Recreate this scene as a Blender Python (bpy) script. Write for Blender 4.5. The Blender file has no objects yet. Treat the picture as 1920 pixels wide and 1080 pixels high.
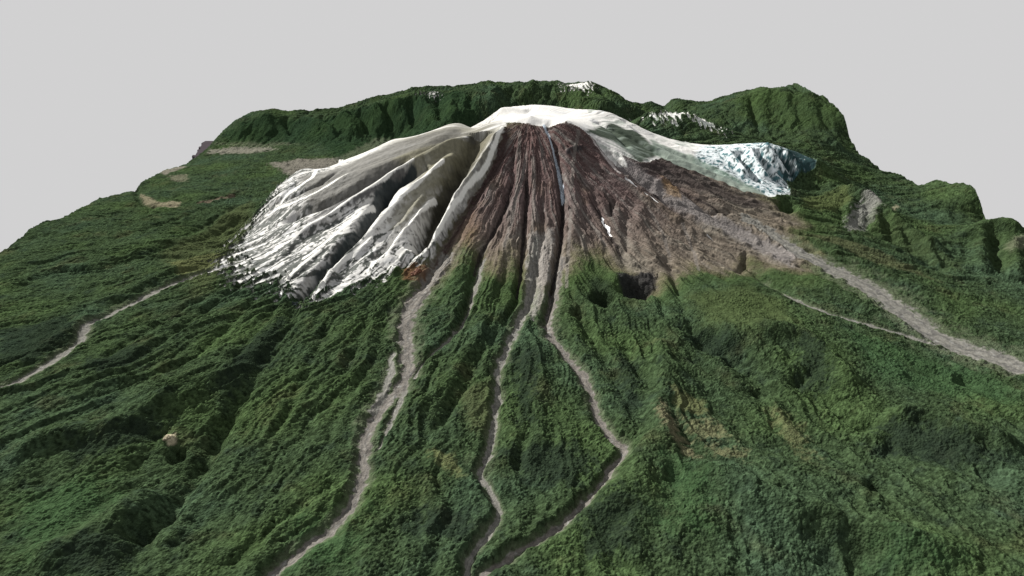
import bpy, math, time
import numpy as np

T0 = time.time()
S = 4600.0                       # metres per model unit (height of the viewpoint above the valley floor)
PITCH = math.radians(23.2)
F = 1304.0
CP, SP = math.cos(PITCH), math.sin(PITCH)
XE = 2.10                        # half width of the tract of land
Y0, Y1 = 0.55, 5.32

# ------------------------------------------------------------------ survey helpers
def ray(px, py):
    a, b = (px - 960.0) / F, (540.0 - py) / F
    return a, CP + b * SP, -SP + b * CP
def P(px, py, Y):                # sighted point at northing Y
    dx, dy, dz = ray(px, py); t = Y / dy
    return (dx * t, Y, 1 + dz * t)
def G(px, py, Z):                # sighted point at height Z
    dx, dy, dz = ray(px, py); t = (Z - 1) / dz
    return (dx * t, dy * t, Z)
def E(px, py, X):                # sighted point on the edge X
    dx, dy, dz = ray(px, py); t = X / dx
    return (X, dy * t, 1 + dz * t)

# ------------------------------------------------------------------ noise
rng = np.random.RandomState(7)
NL = 512
LAT = rng.rand(NL, NL).astype(np.float32)
ANG = (rng.rand(NL, NL) * 2 * np.pi)
GX, GY = np.cos(ANG).astype(np.float32), np.sin(ANG).astype(np.float32)
def gnoise(x, y):                # gradient noise, about -1..1
    xi = np.floor(x).astype(np.int32); yi = np.floor(y).astype(np.int32)
    fx = (x - xi).astype(np.float32); fy = (y - yi).astype(np.float32)
    x0 = xi % NL; x1 = (xi + 1) % NL; y0 = yi % NL; y1 = (yi + 1) % NL
    u = fx * fx * fx * (fx * (fx * 6 - 15) + 10); v = fy * fy * fy * (fy * (fy * 6 - 15) + 10)
    a = GX[y0, x0] * fx + GY[y0, x0] * fy
    b = GX[y0, x1] * (fx - 1) + GY[y0, x1] * fy
    c = GX[y1, x0] * fx + GY[y1, x0] * (fy - 1)
    d = GX[y1, x1] * (fx - 1) + GY[y1, x1] * (fy - 1)
    ab = a + (b - a) * u; cd = c + (d - c) * u
    return (ab + (cd - ab) * v) * 1.5
def fbm(x, y, f, octs, gain=0.5, ox=0.0):
    s = np.zeros(np.broadcast(x, y).shape, np.float32); a = 1.0; n = 0.0
    for o in range(octs):
        s += a * gnoise(x * f + ox + 17.3 * o, y * f - ox + 9.1 * o); n += a; a *= gain; f *= 2.03
    return s / n
def ridged(x, y, f, octs, gain=0.5, ox=0.0):
    s = np.zeros(np.broadcast(x, y).shape, np.float32); a = 1.0; n = 0.0
    for o in range(octs):
        s += a * (1 - 2 * np.abs(gnoise(x * f + ox + 11.7 * o, y * f + ox + 5.3 * o))); n += a; a *= gain; f *= 2.07
    return s / n
def worley(x, y, f):             # distance to nearest cell centre and a random value of that cell
    X = x * f; Y = y * f
    xi = np.floor(X).astype(np.int32); yi = np.floor(Y).astype(np.int32)
    best = np.full(X.shape, 9.0, np.float32); val = np.zeros(X.shape, np.float32)
    for j in (-1, 0, 1):
        for i in (-1, 0, 1):
            cx = xi + i; cy = yi + j
            rx = LAT[cy % NL, cx % NL]; ry = LAT[(cx * 7 + 3) % NL, (cy * 5 + 1) % NL]
            d = (cx + rx - X) ** 2 + (cy + ry - Y) ** 2
            m = d < best
            best = np.where(m, d, best); val = np.where(m, LAT[(cx * 3 + 11) % NL, (cy * 11 + 5) % NL], val)
    return np.sqrt(best).astype(np.float32), val
def sstep(a, b, x):
    t = np.clip((x - a) / (b - a), 0, 1); return t * t * (3 - 2 * t)

# ------------------------------------------------------------------ grid
NX, NY = 1500, 1280
u = np.linspace(-1, 1, NX)
xs = XE * (0.62 * u + 0.38 * u ** 3)
v = np.linspace(0, 1, NY)
ys = Y0 + (Y1 - Y0) * (0.5 * v + 0.5 * v ** 2)
X, Y = np.meshgrid(xs, ys); X = X.astype(np.float32); Y = Y.astype(np.float32)

# ------------------------------------------------------------------ the large forms
SX, SY = 0.08, 3.00              # summit
pr = np.array([0, .06, .15, .30, .45, .60, .75, .90, 1.05, 1.2, 1.6, 2.0, 2.6, 3.5, 9])
pz = np.array([.478, .458, .415, .342, .278, .222, .172, .134, .108, .092, .064, .046, .03, .02, .02])
dr = np.linspace(0, 9, 1801); dz = np.interp(dr, pr, pz)
k = np.ones(13) / 13; dz = np.concatenate([dz[:6], np.convolve(dz, k, 'valid'), dz[-6:]])
def cone(x, y):
    return np.interp(np.hypot(x - SX, y - SY), dr, dz)

ctrl = []
# crater rim and summit dome
ctrl += [P(885,243,3.03), P(915,232,3.0), P(950,231,2.97), P(1000,233,2.95), P(1030,236,2.94), P(1060,229,2.93), P(1090,248,2.90)]
ctrl += [P(935,207,3.25), P(965,200,3.33), P(1000,197,3.36), P(1040,199,3.35), P(1070,206,3.30), P(1110,206,3.32), P(1150,214,3.32), P(1180,232,3.28)]
ctrl += [P(985,214,3.18), P(1060,219,3.14), P(1110,232,3.08), P(1060,214,3.22)]
# snow shoulder, left skyline
ctrl += [P(889,241,3.06), P(867,233,3.12), P(844,234,3.14), P(810,246,3.15), P(775,257,3.15), P(738,262,3.15), P(689,285,3.13),
         P(649,300,3.12), P(602,320,3.09), P(573,317,3.07), P(553,324,3.04), P(520,352,2.99), P(490,387,2.92), P(455,428,2.83), P(425,470,2.74)]
for px, py, yy in [(889,241,3.06),(844,234,3.14),(784,254,3.15),(749,259,3.15),(700,282,3.13),(655,292,3.12),(612,318,3.09),(573,317,3.07),(520,352,2.99),(490,387,2.92),(455,428,2.83)]:
    ctrl.append(P(px, py + 16, yy + .13))
ctrl += [P(889,243,3.12), P(892,236,3.28)]
# ground behind that shoulder
for a in [(-.45,3.6,.13), (-.8,3.55,.07), (-1.1,3.4,.04), (-1.3,3.1,.035), (-.3,3.9,.11), (0,4.0,.13), (.4,4.0,.15), (-.2,4.4,.09), (-.7,4.1,.05), (-1.2,4.0,.03), (-1.6,3.6,.02),(-1.7,3.0,.035),(-1.4,2.7,.05),(-1.0,4.5,.06),(.1,4.6,.1),(.5,4.5,.12)]:
    ctrl.append(a)
# snow flank, front
ctrl += [G(590,565,.11), G(480,535,.09), G(700,525,.125), G(780,492,.15), G(640,450,.185), G(720,400,.24), G(800,340,.315)]
# main spur to the right
ctrl += [P(1107,269,2.86), P(1124,309,2.76), P(1169,340,2.68), P(1222,380,2.58), P(1267,411,2.50), P(1311,433,2.44), P(1333,451,2.40), P(1373,482,2.31), P(1396,509,2.23)]
# right snow edge, falls towards the ice peak
ctrl += [P(1190,238,3.22), P(1240,264,3.16), P(1290,282,3.1), P(1330,292,3.06), P(1350,310,2.98), P(1400,345,2.86), P(1450,366,2.80)]
ctrl += [P(1362,281,3.14), P(1400,277,3.16), P(1435,271,3.17), P(1470,284,3.14), P(1530,308,3.10), P(1540,330,3.05), P(1490,364,2.86), P(1470,395,2.70)]
# ridge with snow behind the summit
ctrl += [P(1213,213,3.95), P(1240,208,3.95), P(1267,214,3.93), P(1289,211,3.9), P(1315,224,3.86), P(1342,241,3.8), P(1400,262,3.7), P(1250,262,3.6), P(1330,278,3.5)]
# back ridge skyline
for px, py, yy in [(418,249,5.2),(440,227,5.15),(498,208,5.1),(524,211,5.1),(560,214,5.1),(582,216,5.08),(631,209,5.05),(649,202,5.03),(698,193,5.0),(729,184,4.98),(773,173,4.96),
                   (831,170,4.98),(849,170,5.0),(867,167,5.02),(916,156,5.05),(942,160,5.06),(1000,152,5.1),(1036,154,5.1),(1062,157,5.1),(1107,154,5.08),(1124,160,5.06),(1160,176,5.04),(1187,198,5.0),(1209,211,4.95)]:
    ctrl.append(P(px, py, yy))
for px, py, z in [(430,268,.02),(500,268,.03),(560,270,.045),(620,270,.06),(680,266,.07),(740,262,.08)]: ctrl.append(G(px, py, z))
ctrl += [P(860,215,4.5), P(930,200,4.6), P(1130,195,4.6), P(1200,210,4.7)]
ctrl += [(.80,5.2,.24),(.85,4.6,.14)]
# right back hill
for px, py, yy in [(1244,209,5.15),(1269,187,5.15),(1320,195,5.1),(1382,178,5.0),(1436,164,4.92),(1467,164,4.88),(1498,177,4.8),(1516,173,4.75)]: ctrl.append(P(px, py, yy))
ctrl += [G(1400,276,.12), G(1480,284,.10), G(1340,262,.14), P(1450,215,4.65), P(1330,230,4.6)]
ctrl += [P(1545,256,4.1), P(1510,262,4.0)]
# right edge of the tract
for px, py in [(1556,191),(1582,218),(1591,253),(1609,289),(1636,309),(1653,324),(1689,331),(1727,352),(1756,341),(1773,346),(1822,351),(1833,373),(1853,422),(1880,421),(1920,436)]:
    ctrl.append(E(px, py, XE))
# plateau and ridges right
ctrl += [P(1740,352,3.35), P(1760,400,3.0), G(1700,410,.07), G(1760,425,.06), G(1650,400,.07), G(1800,425,.055), G(1620,345,.09)]
ctrl += [P(1500,361,2.99), P(1530,356,2.98), P(1564,355,2.95), P(1591,364,2.90), P(1627,378,2.83), P(1658,404,2.74), P(1680,427,2.66), P(1724,458,2.54), P(1769,480,2.44), P(1804,502,2.35)]
ctrl += [P(1880,424,2.62), P(1850,430,2.62), P(1820,452,2.55), P(1920,450,2.5), G(1840,520,.07), G(1900,545,.06)]
ctrl += [G(1500,480,.125), G(1640,540,.085), G(1800,655,.05), G(1920,690,.042)]
# left edge
for px, py in [(71,424),(120,411),(156,391),(187,376),(218,368),(253,360),(267,344),(311,320),(347,309),(373,291)]: ctrl.append(E(px, py, -XE))
ctrl += [(-XE,2.7,.0),(-XE,2.2,.02),(-XE,1.5,.03),(-XE,.6,.04),(XE,2.2,.06),(XE,1.5,.06),(XE,.6,.07),(0,.55,.07),(-1,.55,.06),(1,.55,.09)]
# foreground swells
ctrl += [G(1240,622,.10), G(1249,716,.088), G(1244,778,.08), G(1231,836,.078), G(1196,884,.07), G(1480,960,.095), G(1347,898,.085), G(1716,1027,.10), G(1600,1075,.06), G(1400,1040,.065), G(1658,860,.065), G(1550,840,.06),
         G(1653,778,.082), G(1742,791,.085), G(1858,831,.085), G(1391,618,.128), G(1476,627,.125), G(1400,680,.085), G(1569,698,.098), G(1750,720,.06)]
ctrl += [G(80,836,.075), G(200,813,.08), G(338,751,.085), G(462,707,.085), G(400,836,.05), G(316,978,.042), G(133,1040,.07), G(231,978,.065), G(60,930,.055), G(240,880,.06), G(600,800,.075), G(800,900,.075), G(1020,850,.07), G(560,920,.065)]
C = np.array(ctrl, np.float64)
C[:, 1] = np.clip(C[:, 1], Y0, Y1)
keep = []
for i in range(len(C)):
    if all(np.hypot(*(C[i, :2] - C[j, :2])) > .03 for j in keep): keep.append(i)
C = C[keep]
res = C[:, 2] - cone(C[:, 0], C[:, 1])
c2 = .024 ** 2
D = np.sqrt((C[:, None, 0] - C[None, :, 0]) ** 2 + (C[:, None, 1] - C[None, :, 1]) ** 2 + c2)
n = len(C)
A = np.zeros((n + 1, n + 1)); A[:n, :n] = D - 3e-4 * np.eye(n); A[:n, n] = 1; A[n, :n] = 1
W = np.linalg.solve(A, np.append(res, 0))
def macro(x, y):
    x = np.asarray(x); y = np.asarray(y)
    o = cone(x, y).astype(np.float32) + np.float32(W[n])
    for (cx, cy, _), w in zip(C, W[:n]):
        o = o + np.float32(w) * np.sqrt((x - np.float32(cx)) ** 2 + (y - np.float32(cy)) ** 2 + np.float32(c2))
    return o
Z = macro(X, Y)
print('macro', time.time() - T0, n)

def sample(A2, x, y):
    i = np.clip(np.searchsorted(xs, x) - 1, 0, NX - 2); j = np.clip(np.searchsorted(ys, y) - 1, 0, NY - 2)
    fx = np.clip((x - xs[i]) / (xs[i + 1] - xs[i]), 0, 1); fy = np.clip((y - ys[j]) / (ys[j + 1] - ys[j]), 0, 1)
    return (A2[j, i] * (1 - fx) + A2[j, i + 1] * fx) * (1 - fy) + (A2[j + 1, i] * (1 - fx) + A2[j + 1, i + 1] * fx) * fy
ZM = Z.copy()
TT = np.linspace(.8, 7.0, 2500)
def hit(px, py):                 # where a sight line meets the land
    dx, dy, dzz = ray(px, py)
    x = dx * TT; y = dy * TT; z = 1 + dzz * TT
    ok = (np.abs(x) <= XE * 1.1) & (y > Y0 * .8) & (y <= Y1)
    h = sample(ZM, x, y)
    below = np.where(ok & (z < h))[0]
    k = below[0] if len(below) else len(TT) - 1
    return (x[k], y[k])
def pl(pts): return np.array([hit(*p) if len(p) == 2 else p[:2] for p in pts])

def window(p, m):
    i0 = max(0, np.searchsorted(xs, p[:, 0].min() - m) - 1); i1 = min(NX, np.searchsorted(xs, p[:, 0].max() + m) + 1)
    j0 = max(0, np.searchsorted(ys, p[:, 1].min() - m) - 1); j1 = min(NY, np.searchsorted(ys, p[:, 1].max() + m) + 1)
    return slice(j0, j1), slice(i0, i1)
def linedist(p, m, wob=0.0, wf=9):
    """distance to the polyline, running parameter 0..1, side (+ left of travel)"""
    w = window(p, m); x = X[w]; y = Y[w]
    if wob: 
        x = x + wob * fbm(x, y, wf, 3, .55, 3.1); y = y + wob * fbm(x, y, wf, 3, .55, 41.7)
    best = np.full(x.shape, 9.0, np.float32); par = np.zeros(x.shape, np.float32); side = np.zeros(x.shape, np.float32)
    L = np.concatenate([[0], np.cumsum(np.hypot(*np.diff(p, axis=0).T))]); L /= L[-1]
    for a, b, l0, l1 in zip(p[:-1], p[1:], L[:-1], L[1:]):
        d = b - a; q = d @ d + 1e-12
        t = np.clip(((x - a[0]) * d[0] + (y - a[1]) * d[1]) / q, 0, 1)
        ex = x - a[0] - t * d[0]; ey = y - a[1] - t * d[1]
        dd = np.hypot(ex, ey); mm = dd < best
        best = np.where(mm, dd, best); par = np.where(mm, l0 + t * (l1 - l0), par)
        side = np.where(mm, np.sign(d[0] * ey - d[1] * ex), side)
    return w, best, par, side
def smooth_line(p, k=3):
    for _ in range(k - 1):
        q = [p[0]]
        for a, b in zip(p[:-1], p[1:]): q += [a * .75 + b * .25, a * .25 + b * .75]
        q.append(p[-1]); p = np.array(q)
    return p
def relief(pts, wd, amp, taper=.15, wob=.012, asym=0, tip=0.15):
    p = smooth_line(pl(pts)); m = wd * 2.6
    w, d, t, s = linedist(p, m, wob)
    e = sstep(0, taper, t) * sstep(0, taper, 1 - t) * (1 - tip) + tip * (t > 0.001) * (t < .999)
    wl = wd * (1 + asym * s)
    Z[w] += amp * e * np.exp(-(d / wl) ** 2)

# ------------------------------------------------------------------ traced ribs and ravines
R = relief
# snow flank
R([(867,240),(820,262),(775,290),(700,318),(649,333),(609,360),(555,387),(493,404)], .035, .010)
R([(775,300),(730,322),(698,335),(644,366),(609,382),(573,396),(520,420)], .030, -.034)
R([(889,252),(853,269),(804,298),(773,311),(738,331),(716,351),(671,378),(644,396),(609,422),(573,440),(530,471)], .026, .030)
R([(800,310),(765,330),(742,345),(722,364),(711,387),(689,409),(662,449),(627,484),(600,511),(569,547),(551,572)], .026, -.066, tip=.3)
R([(880,270),(850,295),(820,320),(787,351),(742,387),(711,427),(671,467),(627,502),(609,533),(582,564)], .024, .026)
R([(700,440),(660,480),(620,520)], .016, -.018)
R([(840,330),(805,360),(775,400),(735,450),(690,500)], .012, -.016)
R([(640,318),(600,345),(560,365),(520,385)], .014, -.014)
R([(810,450),(770,480),(750,505)], .014, -.012)
R([(860,300),(830,335),(800,375),(770,420),(740,470),(700,515)], .030, .014)
R([(900,248),(877,282),(860,309),(841,340),(823,370),(806,402),(791,438),(780,470)], .036, -.092, tip=.35)
R([(945,240),(930,262),(920,284),(902,316),(876,351),(853,387),(831,427),(809,467),(787,492)], .017, .038, tip=.3)
R([(950,262),(930,305),(905,345),(878,385),(850,430),(825,475),(800,520),(775,555)], .022, -.020)
for q in [[(640,330),(590,352),(540,372),(490,395)], [(610,400),(560,425),(500,450),(440,470)], [(560,460),(520,490),(480,515)], [(620,460),(580,495),(540,530)], [(700,460),(660,500),(620,540)], [(790,400),(760,440),(730,490)],[(560,340),(530,370),(500,410)]]:
    R(q, .014, -.007)
# brown front
R([(965,250),(960,300),(960,344),(951,380),(933,416),(920,442),(898,473),(889,509),(876,562),(867,593),(850,630)], .011, -.018)
R([(990,300),(987,336),(987,389),(980,442),(978,496),(969,553),(960,584),(945,620)], .010, -.020)
R([(1018,360),(1018,400),(1018,442),(1009,496),(1004,540),(991,576),(970,610)], .010, -.009)
R([(1025,240),(1036,264),(1047,304),(1053,340),(1056,389),(1053,442),(1042,496),(1033,540),(1022,584),(1025,620)], .011, -.030, tip=.3)
R([(1000,240),(1000,300),(1002,380),(1000,460),(990,530)], .018, .006)
R([(930,330),(905,400),(885,450),(862,500),(850,550)], .026, .010)
R([(965,420),(945,470),(925,530),(905,590)], .022, .012)
R([(1075,240),(1070,300),(1072,360),(1075,430),(1080,500),(1085,560)], .03, .010)
R([(1082,390),(1075,420),(1068,470)], .016, .008)
R([(1110,350),(1118,385),(1145,440),(1165,480),(1180,510)], .016, -.010)
R([(1150,375),(1143,400),(1150,410)], .012, -.012)
R([(1200,380),(1195,420),(1220,470),(1232,520)], .02, .010)
R([(1170,400),(1175,440),(1170,480)], .014, -.007)
R([(1062,229),(1089,250),(1107,272),(1124,309),(1169,343),(1222,383),(1267,414),(1311,436),(1333,455),(1373,486),(1396,512)], .020, .014, tip=.4)
R([(1107,256),(1142,287),(1175,320),(1218,349),(1250,375),(1284,400),(1338,445),(1391,490),(1440,525),(1500,565)], .024, -.022)
R([(1062,293),(1080,286),(1097,278)], .012, .012)
R([(1100,262),(1112,285),(1120,300)], .012, -.010)
R([(1210,300),(1260,340),(1310,380),(1360,420),(1420,455),(1480,480)], .018, -.013)
R([(1240,300),(1300,340),(1350,385),(1380,400)], .016, .010)
R([(1300,390),(1350,400),(1372,398)], .014, -.010)
R([(1250,330),(1225,350),(1240,370)], .012, .008)
R([(1250,480),(1270,540),(1285,600)], .016, -.010)
R([(1225,500),(1235,560),(1250,610)], .014, -.008)
R([(1300,470),(1330,500),(1370,520)], .02, .008)
R([(1395,470),(1400,495),(1385,515)], .012, -.016)
# craterlet and cliffs
def pit(px, py, rad, amp, sq=1.0):
    c = np.array(hit(px, py)); w = window(c[None], rad * 2.6)
    x = X[w] - c[0]; y = (Y[w] - c[1]) * sq
    d = np.hypot(x, y) * (1 + .25 * fbm(X[w], Y[w], 30, 3))
    Z[w] += amp * np.exp(-(d / rad) ** 4)
pit(1192,545,.050,-.055,.9); pit(1130,562,.036,-.045); pit(1085,590,.03,-.012); pit(1160,520,.03,.010)
pit(333,858,.017,-.024,.8); pit(318,832,.014,.010); pit(262,1000,.024,-.020,.9); pit(320,1012,.026,.010); pit(1645,915,.022,-.020); pit(1475,392,.04,-.03)
pit(1330,640,.045,-.016); pit(1380,660,.04,-.012); pit(1520,470,.02,-.01); pit(1810,720,.03,-.01); pit(740,510,.02,.01)
# ice peak folds
for q in [[(1362,283),(1380,310),(1400,335)], [(1400,279),(1415,305),(1440,340)], [(1435,273),(1450,300),(1475,335)], [(1470,288),(1490,310),(1505,330)]]: R(q, .018, .022)
for q in [[(1382,285),(1398,310),(1425,345)], [(1418,282),(1432,305),(1460,345)], [(1455,285),(1470,305),(1490,330)]]: R(q, .014, -.030)
Z += .012 * np.exp(-(((X - 1.28) / .22) ** 2 + ((Y - 3.0) / .16) ** 2)) * ridged(X, Y, 9, 4, .6, 6.6)
for q in [[(1467,170),(1475,200),(1490,240)], [(1516,180),(1515,210),(1530,250)], [(1382,184),(1395,215),(1410,250)], [(1436,170),(1430,200),(1440,240)], [(1330,200),(1350,225),(1370,250)], [(1555,196),(1565,220),(1575,250)]]: R(q, .040, .003 + .008 * ((q[0][0] * 7) % 5) / 4)
for q in [[(1450,172),(1452,200),(1465,240)], [(1495,182),(1495,215),(1510,245)], [(1408,180),(1412,215),(1425,250)], [(1540,190),(1543,220),(1555,250)], [(1360,192),(1372,215),(1390,245)]]: R(q, .026, -.002 - .009 * ((q[0][0] * 3) % 5) / 4)
R([(1500,264),(1530,260),(1560,270),(1588,290)], .045, .022)
for q in [[(560,220),(600,235),(640,255)], [(640,212),(655,232),(665,258)], [(700,198),(710,222),(715,252)], [(740,188),(750,215),(755,245)], [(790,180),(800,205),(805,235)], [(850,176),(845,200),(850,225)], [(930,165),(920,185),(915,200)], [(1000,158),(985,180),(975,192)], [(1060,163),(1080,180),(1100,195)], [(498,212),(500,235),(510,255)], [(450,225),(455,240),(460,255)]]: R(q, .040, .020)
for q in [[(600,215),(625,235),(640,258)], [(670,205),(685,228),(690,255)], [(720,195),(730,222),(735,250)], [(765,185),(775,212),(780,240)], [(820,178),(825,205),(828,230)], [(885,172),(880,192),(880,210)], [(965,160),(950,180),(945,192)], [(1030,160),(1030,180),(1030,190)], [(1120,168),(1140,185),(1160,200)], [(530,216),(540,235),(550,255)]]: R(q, .030, -.022)
R([(930,212),(960,204),(990,210)], .03, .006); R([(960,215),(1000,222),(1050,218)], .03, -.006); R([(1110,210),(1140,216),(1170,230)], .025, .008)
def knob(px, py, rad, amp):
    c = np.array(hit(px, py)); w = window(c[None], rad * 3)
    Z[w] += amp * np.exp(-((X[w] - c[0]) ** 2 + ((Y[w] - c[1]) * .8) ** 2) / rad ** 2)
for a in [(1600,262,.03,-.01),(1362,281,.022,.003),(1396,286,.016,-.012),(1435,277,.026,.004)]: knob(*a)
for q in [[(1120,212),(1160,228),(1200,255),(1260,285)], [(1150,216),(1195,240),(1250,268),(1320,296)], [(1210,270),(1270,300),(1340,330)]]: R(q, .022, .010)
for q in [[(1110,225),(1150,245),(1180,280)], [(1180,240),(1230,270),(1290,296),(1360,330)], [(1140,236),(1190,262),(1250,296)]]: R(q, .018, -.012)
# bluffs at right
R([(1564,357),(1600,368),(1635,384),(1658,408),(1690,435),(1730,462),(1780,486)], .026, .036)
R([(1560,395),(1600,415),(1650,440),(1700,465),(1740,490),(1780,520)], .05, -.018)
for q in [[(1600,375),(1590,400),(1585,420)], [(1640,392),(1640,415),(1650,435)], [(1670,420),(1680,440),(1700,460)], [(1730,465),(1745,480),(1760,500)]]: R(q, .018, .012)
R([(1490,440),(1540,462),(1600,490),(1660,520),(1720,550),(1800,590)], .03, .014)
R([(1500,520),(1560,550),(1620,580),(1680,610),(1740,640)], .03, .014)
R([(1800,455),(1840,432),(1880,426),(1918,440)], .035, .028)
R([(1860,440),(1870,480),(1880,520)], .022, -.024)
R([(1840,440),(1835,480),(1840,515)], .025, .014)
R([(1900,450),(1905,490),(1915,530)], .02, .012)
for q in [[(1440,420),(1520,450),(1600,475),(1700,510)], [(1520,430),(1600,455),(1700,490),(1780,520)]]: R(q, .010, -.006)
# left flats
R([(0,552),(27,540),(76,520),(120,510),(170,508),(220,497),(284,478),(350,455)], .030, -.014)
R([(0,520),(60,495),(130,485),(200,472),(280,455)], .045, .010)
R([(0,700),(60,675),(120,640),(150,605),(200,575),(300,526),(400,490)], .030, .012)
R([(50,640),(120,600),(200,560),(300,520),(400,480)], .05, .010)
R([(300,365),(360,385),(420,372),(480,365)], .03, -.010)
R([(255,350),(262,385),(300,395)], .02, -.015)
R([(0,790),(100,770),(200,740),(300,700),(400,650),(480,600)], .03, -.008)
R([(560,600),(500,660),(400,700)], .02, .004)
# foreground
R([(0,889),(80,836),(133,824),(200,813),(249,787),(289,760),(338,751),(400,729),(462,707),(489,680)], .040, .026)
R([(545,575),(551,600),(524,640),(489,689),(462,729),(436,778),(400,836),(373,889),(338,938),(316,978),(276,1013),(240,1080)], .022, -.017, tip=.5)
R([(67,1080),(133,1040),(187,1009),(231,978),(284,929)], .045, .024)
R([(100,940),(180,905),(260,860),(300,830)], .04, .006)
R([(300,800),(280,850),(240,900)], .03, -.008)
R([(1240,622),(1244,658),(1249,716),(1244,778),(1231,836),(1196,884),(1151,938),(1080,1000)], .040, .026, asym=.2)
R([(1280,876),(1347,898),(1409,929),(1480,960),(1529,973),(1591,996),(1658,1013),(1716,1027),(1769,1033),(1836,1058)], .035, .026)
R([(1250,860),(1230,920),(1200,990),(1180,1060)], .03, .008)
R([(1260,650),(1300,680),(1350,710),(1370,730)], .02, -.010)
R([(1270,600),(1330,650),(1400,690),(1440,760)], .035, -.022)
R([(1391,618),(1476,627),(1520,649),(1569,698),(1600,750)], .035, .026)
R([(1653,778),(1680,787),(1742,791),(1804,822),(1858,831),(1915,850)], .030, .028)
R([(1640,830),(1720,850),(1800,880),(1900,910)], .04, -.012)
R([(1480,700),(1560,760),(1640,820)], .04, -.018)
R([(740,900),(800,870),(860,880)], .04, .008)
R([(760,800),(820,740),(870,670),(920,590)], .03, .018)
R([(800,830),(850,770),(890,700),(930,620)], .016, -.008)
R([(980,900),(1000,800),(1000,700),(1010,640)], .035, .012)
R([(640,640),(580,720),(520,800),(450,900),(400,980)], .05, .008)
R([(640,900),(560,960),(480,1020),(400,1080)], .014, -.007)
R([(720,600),(700,680),(660,740),(620,800),(600,880)], .014, -.006)

for q in [[(470,520),(380,590),(300,650),(200,700)], [(500,545),(430,610),(350,680),(280,720)], [(530,560),(480,630),(420,690)], [(420,540),(330,590),(250,640),(180,680)]]: R(q, .016, -.009)
for q in [[(480,350),(380,400),(280,430),(160,470)], [(470,380),(380,430),(300,455)], [(450,410),(380,450),(320,480)]]: R(q, .018, -.006)
for q in [[(620,600),(590,680),(550,760),(520,830)], [(690,590),(670,650),(640,720)], [(1000,760),(990,830),(960,900)], [(1090,600),(1140,680),(1180,760)], [(1150,600),(1190,680),(1210,720)], [(880,640),(840,700),(790,770)]]: R(q, .016, -.008)

# ------------------------------------------------------------------ stream beds
STREAMS = [  # pts, half widths px start/end, incision, colour tone 0 grey 1 brown, label
 ([(0,728),(40,712),(75,692),(110,670),(150,643),(160,622),(165,610),(200,595),(250,568),(300,543),(350,522),(405,506),(445,497)], 8, 8, .002, .1, 'pale gravel stream bed crossing the far left of the green slopes'),
 ([(500,1085),(540,1045),(590,1010),(630,985),(655,950),(672,915),(685,880),(682,855),(685,815),(700,780),(725,750),(755,720),(765,695),(763,660),(758,620),(765,585),(785,555),(800,530),(835,480)], 9, 18, .007, .5, 'broad grey brown stream bed running from below the snow to the bottom edge'),
 ([(700,845),(720,815),(740,780),(757,730)], 2, 7, .004, .1, 'short pale side channel joining the broad grey brown stream bed'),
 ([(735,660),(735,700),(715,745),(700,770)], 5, 11, .002, .0, 'whitish gravel bar along the left of the broad stream bed'),
 ([(775,705),(800,670),(840,640),(870,600),(890,545),(905,485)], 2, 5, .006, .2, 'narrow grey gully between the broad stream bed and the middle stream'),
 ([(872,1085),(880,1045),(905,1010),(925,985),(938,955),(915,910),(893,888),(915,860),(925,800),(935,740),(933,700),(945,660),(965,620),(990,570),(1000,520),(1005,450)], 6, 8, .007, .15, 'thin winding stream bed down the middle of the green apron'),
 ([(895,1085),(940,1050),(985,1025),(1040,990),(1085,955),(1120,915),(1155,868),(1177,838),(1155,825),(1130,800),(1115,760),(1100,710),(1075,680),(1050,650),(1025,620),(1030,580),(1042,540),(1050,480)], 7, 10, .008, .6, 'stream bed with a sharp elbow under the green spur, reddish at its top'),
 ([(1930,695),(1860,668),(1800,655),(1740,625),(1700,590),(1660,560),(1620,535),(1560,505),(1510,480),(1450,440),(1400,410)], 40, 14, .002, .12, 'wide pale gravel wash leaving towards the right edge'),
 ([(1750,650),(1690,630),(1620,610),(1550,590),(1500,570),(1465,548),(1430,525)], 4.5, 7, -.002, .05, 'thin white stream bed left of the wide gravel wash'),
 ([(875,1000),(900,960),(935,930)], 2, 3, .001, .1, ''),
]
STREAMS.pop()
BANK = [.004, .0055, .002, .001, .004, .006, .006, .006, .0]
strm = np.full(X.shape, 9.0, np.float32)      # distance over half width, minimum
sid = np.full(X.shape, -1, np.int16); stone = np.zeros(X.shape, np.float32)
for kk, (pts, w0, w1, inc, tone, lab) in enumerate(STREAMS):
    p = smooth_line(pl(pts), 3)
    w, d, t, s = linedist(p, .09, .010, 20)
    dep = Y[w] * CP + (1 - ZM[w]) * SP
    hw = (w0 + (w1 - w0) * t) / F * dep * (1 + .75 * fbm(X[w], Y[w], 26, 3, .6, 5.0 + kk)) * sstep(0, .02, t + .01) 
    q = d / np.maximum(hw, 1e-4)
    valley = np.exp(-(d / (hw * 1.6 + .012)) ** 2)
    Z[w] -= inc * np.maximum(valley, 0)
    sg = d * s
    Z[w] += BANK[kk] * np.exp(-((sg - hw - .011) / .010) ** 2) * sstep(0, .05, t) * sstep(0, .05, 1 - t)
    m = q < strm[w]
    strm[w] = np.where(m, q, strm[w]); sid[w] = np.where(m & (q < 1), kk, sid[w]); stone[w] = np.where(m, tone, stone[w])
    print(kk, time.time() - T0)

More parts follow.
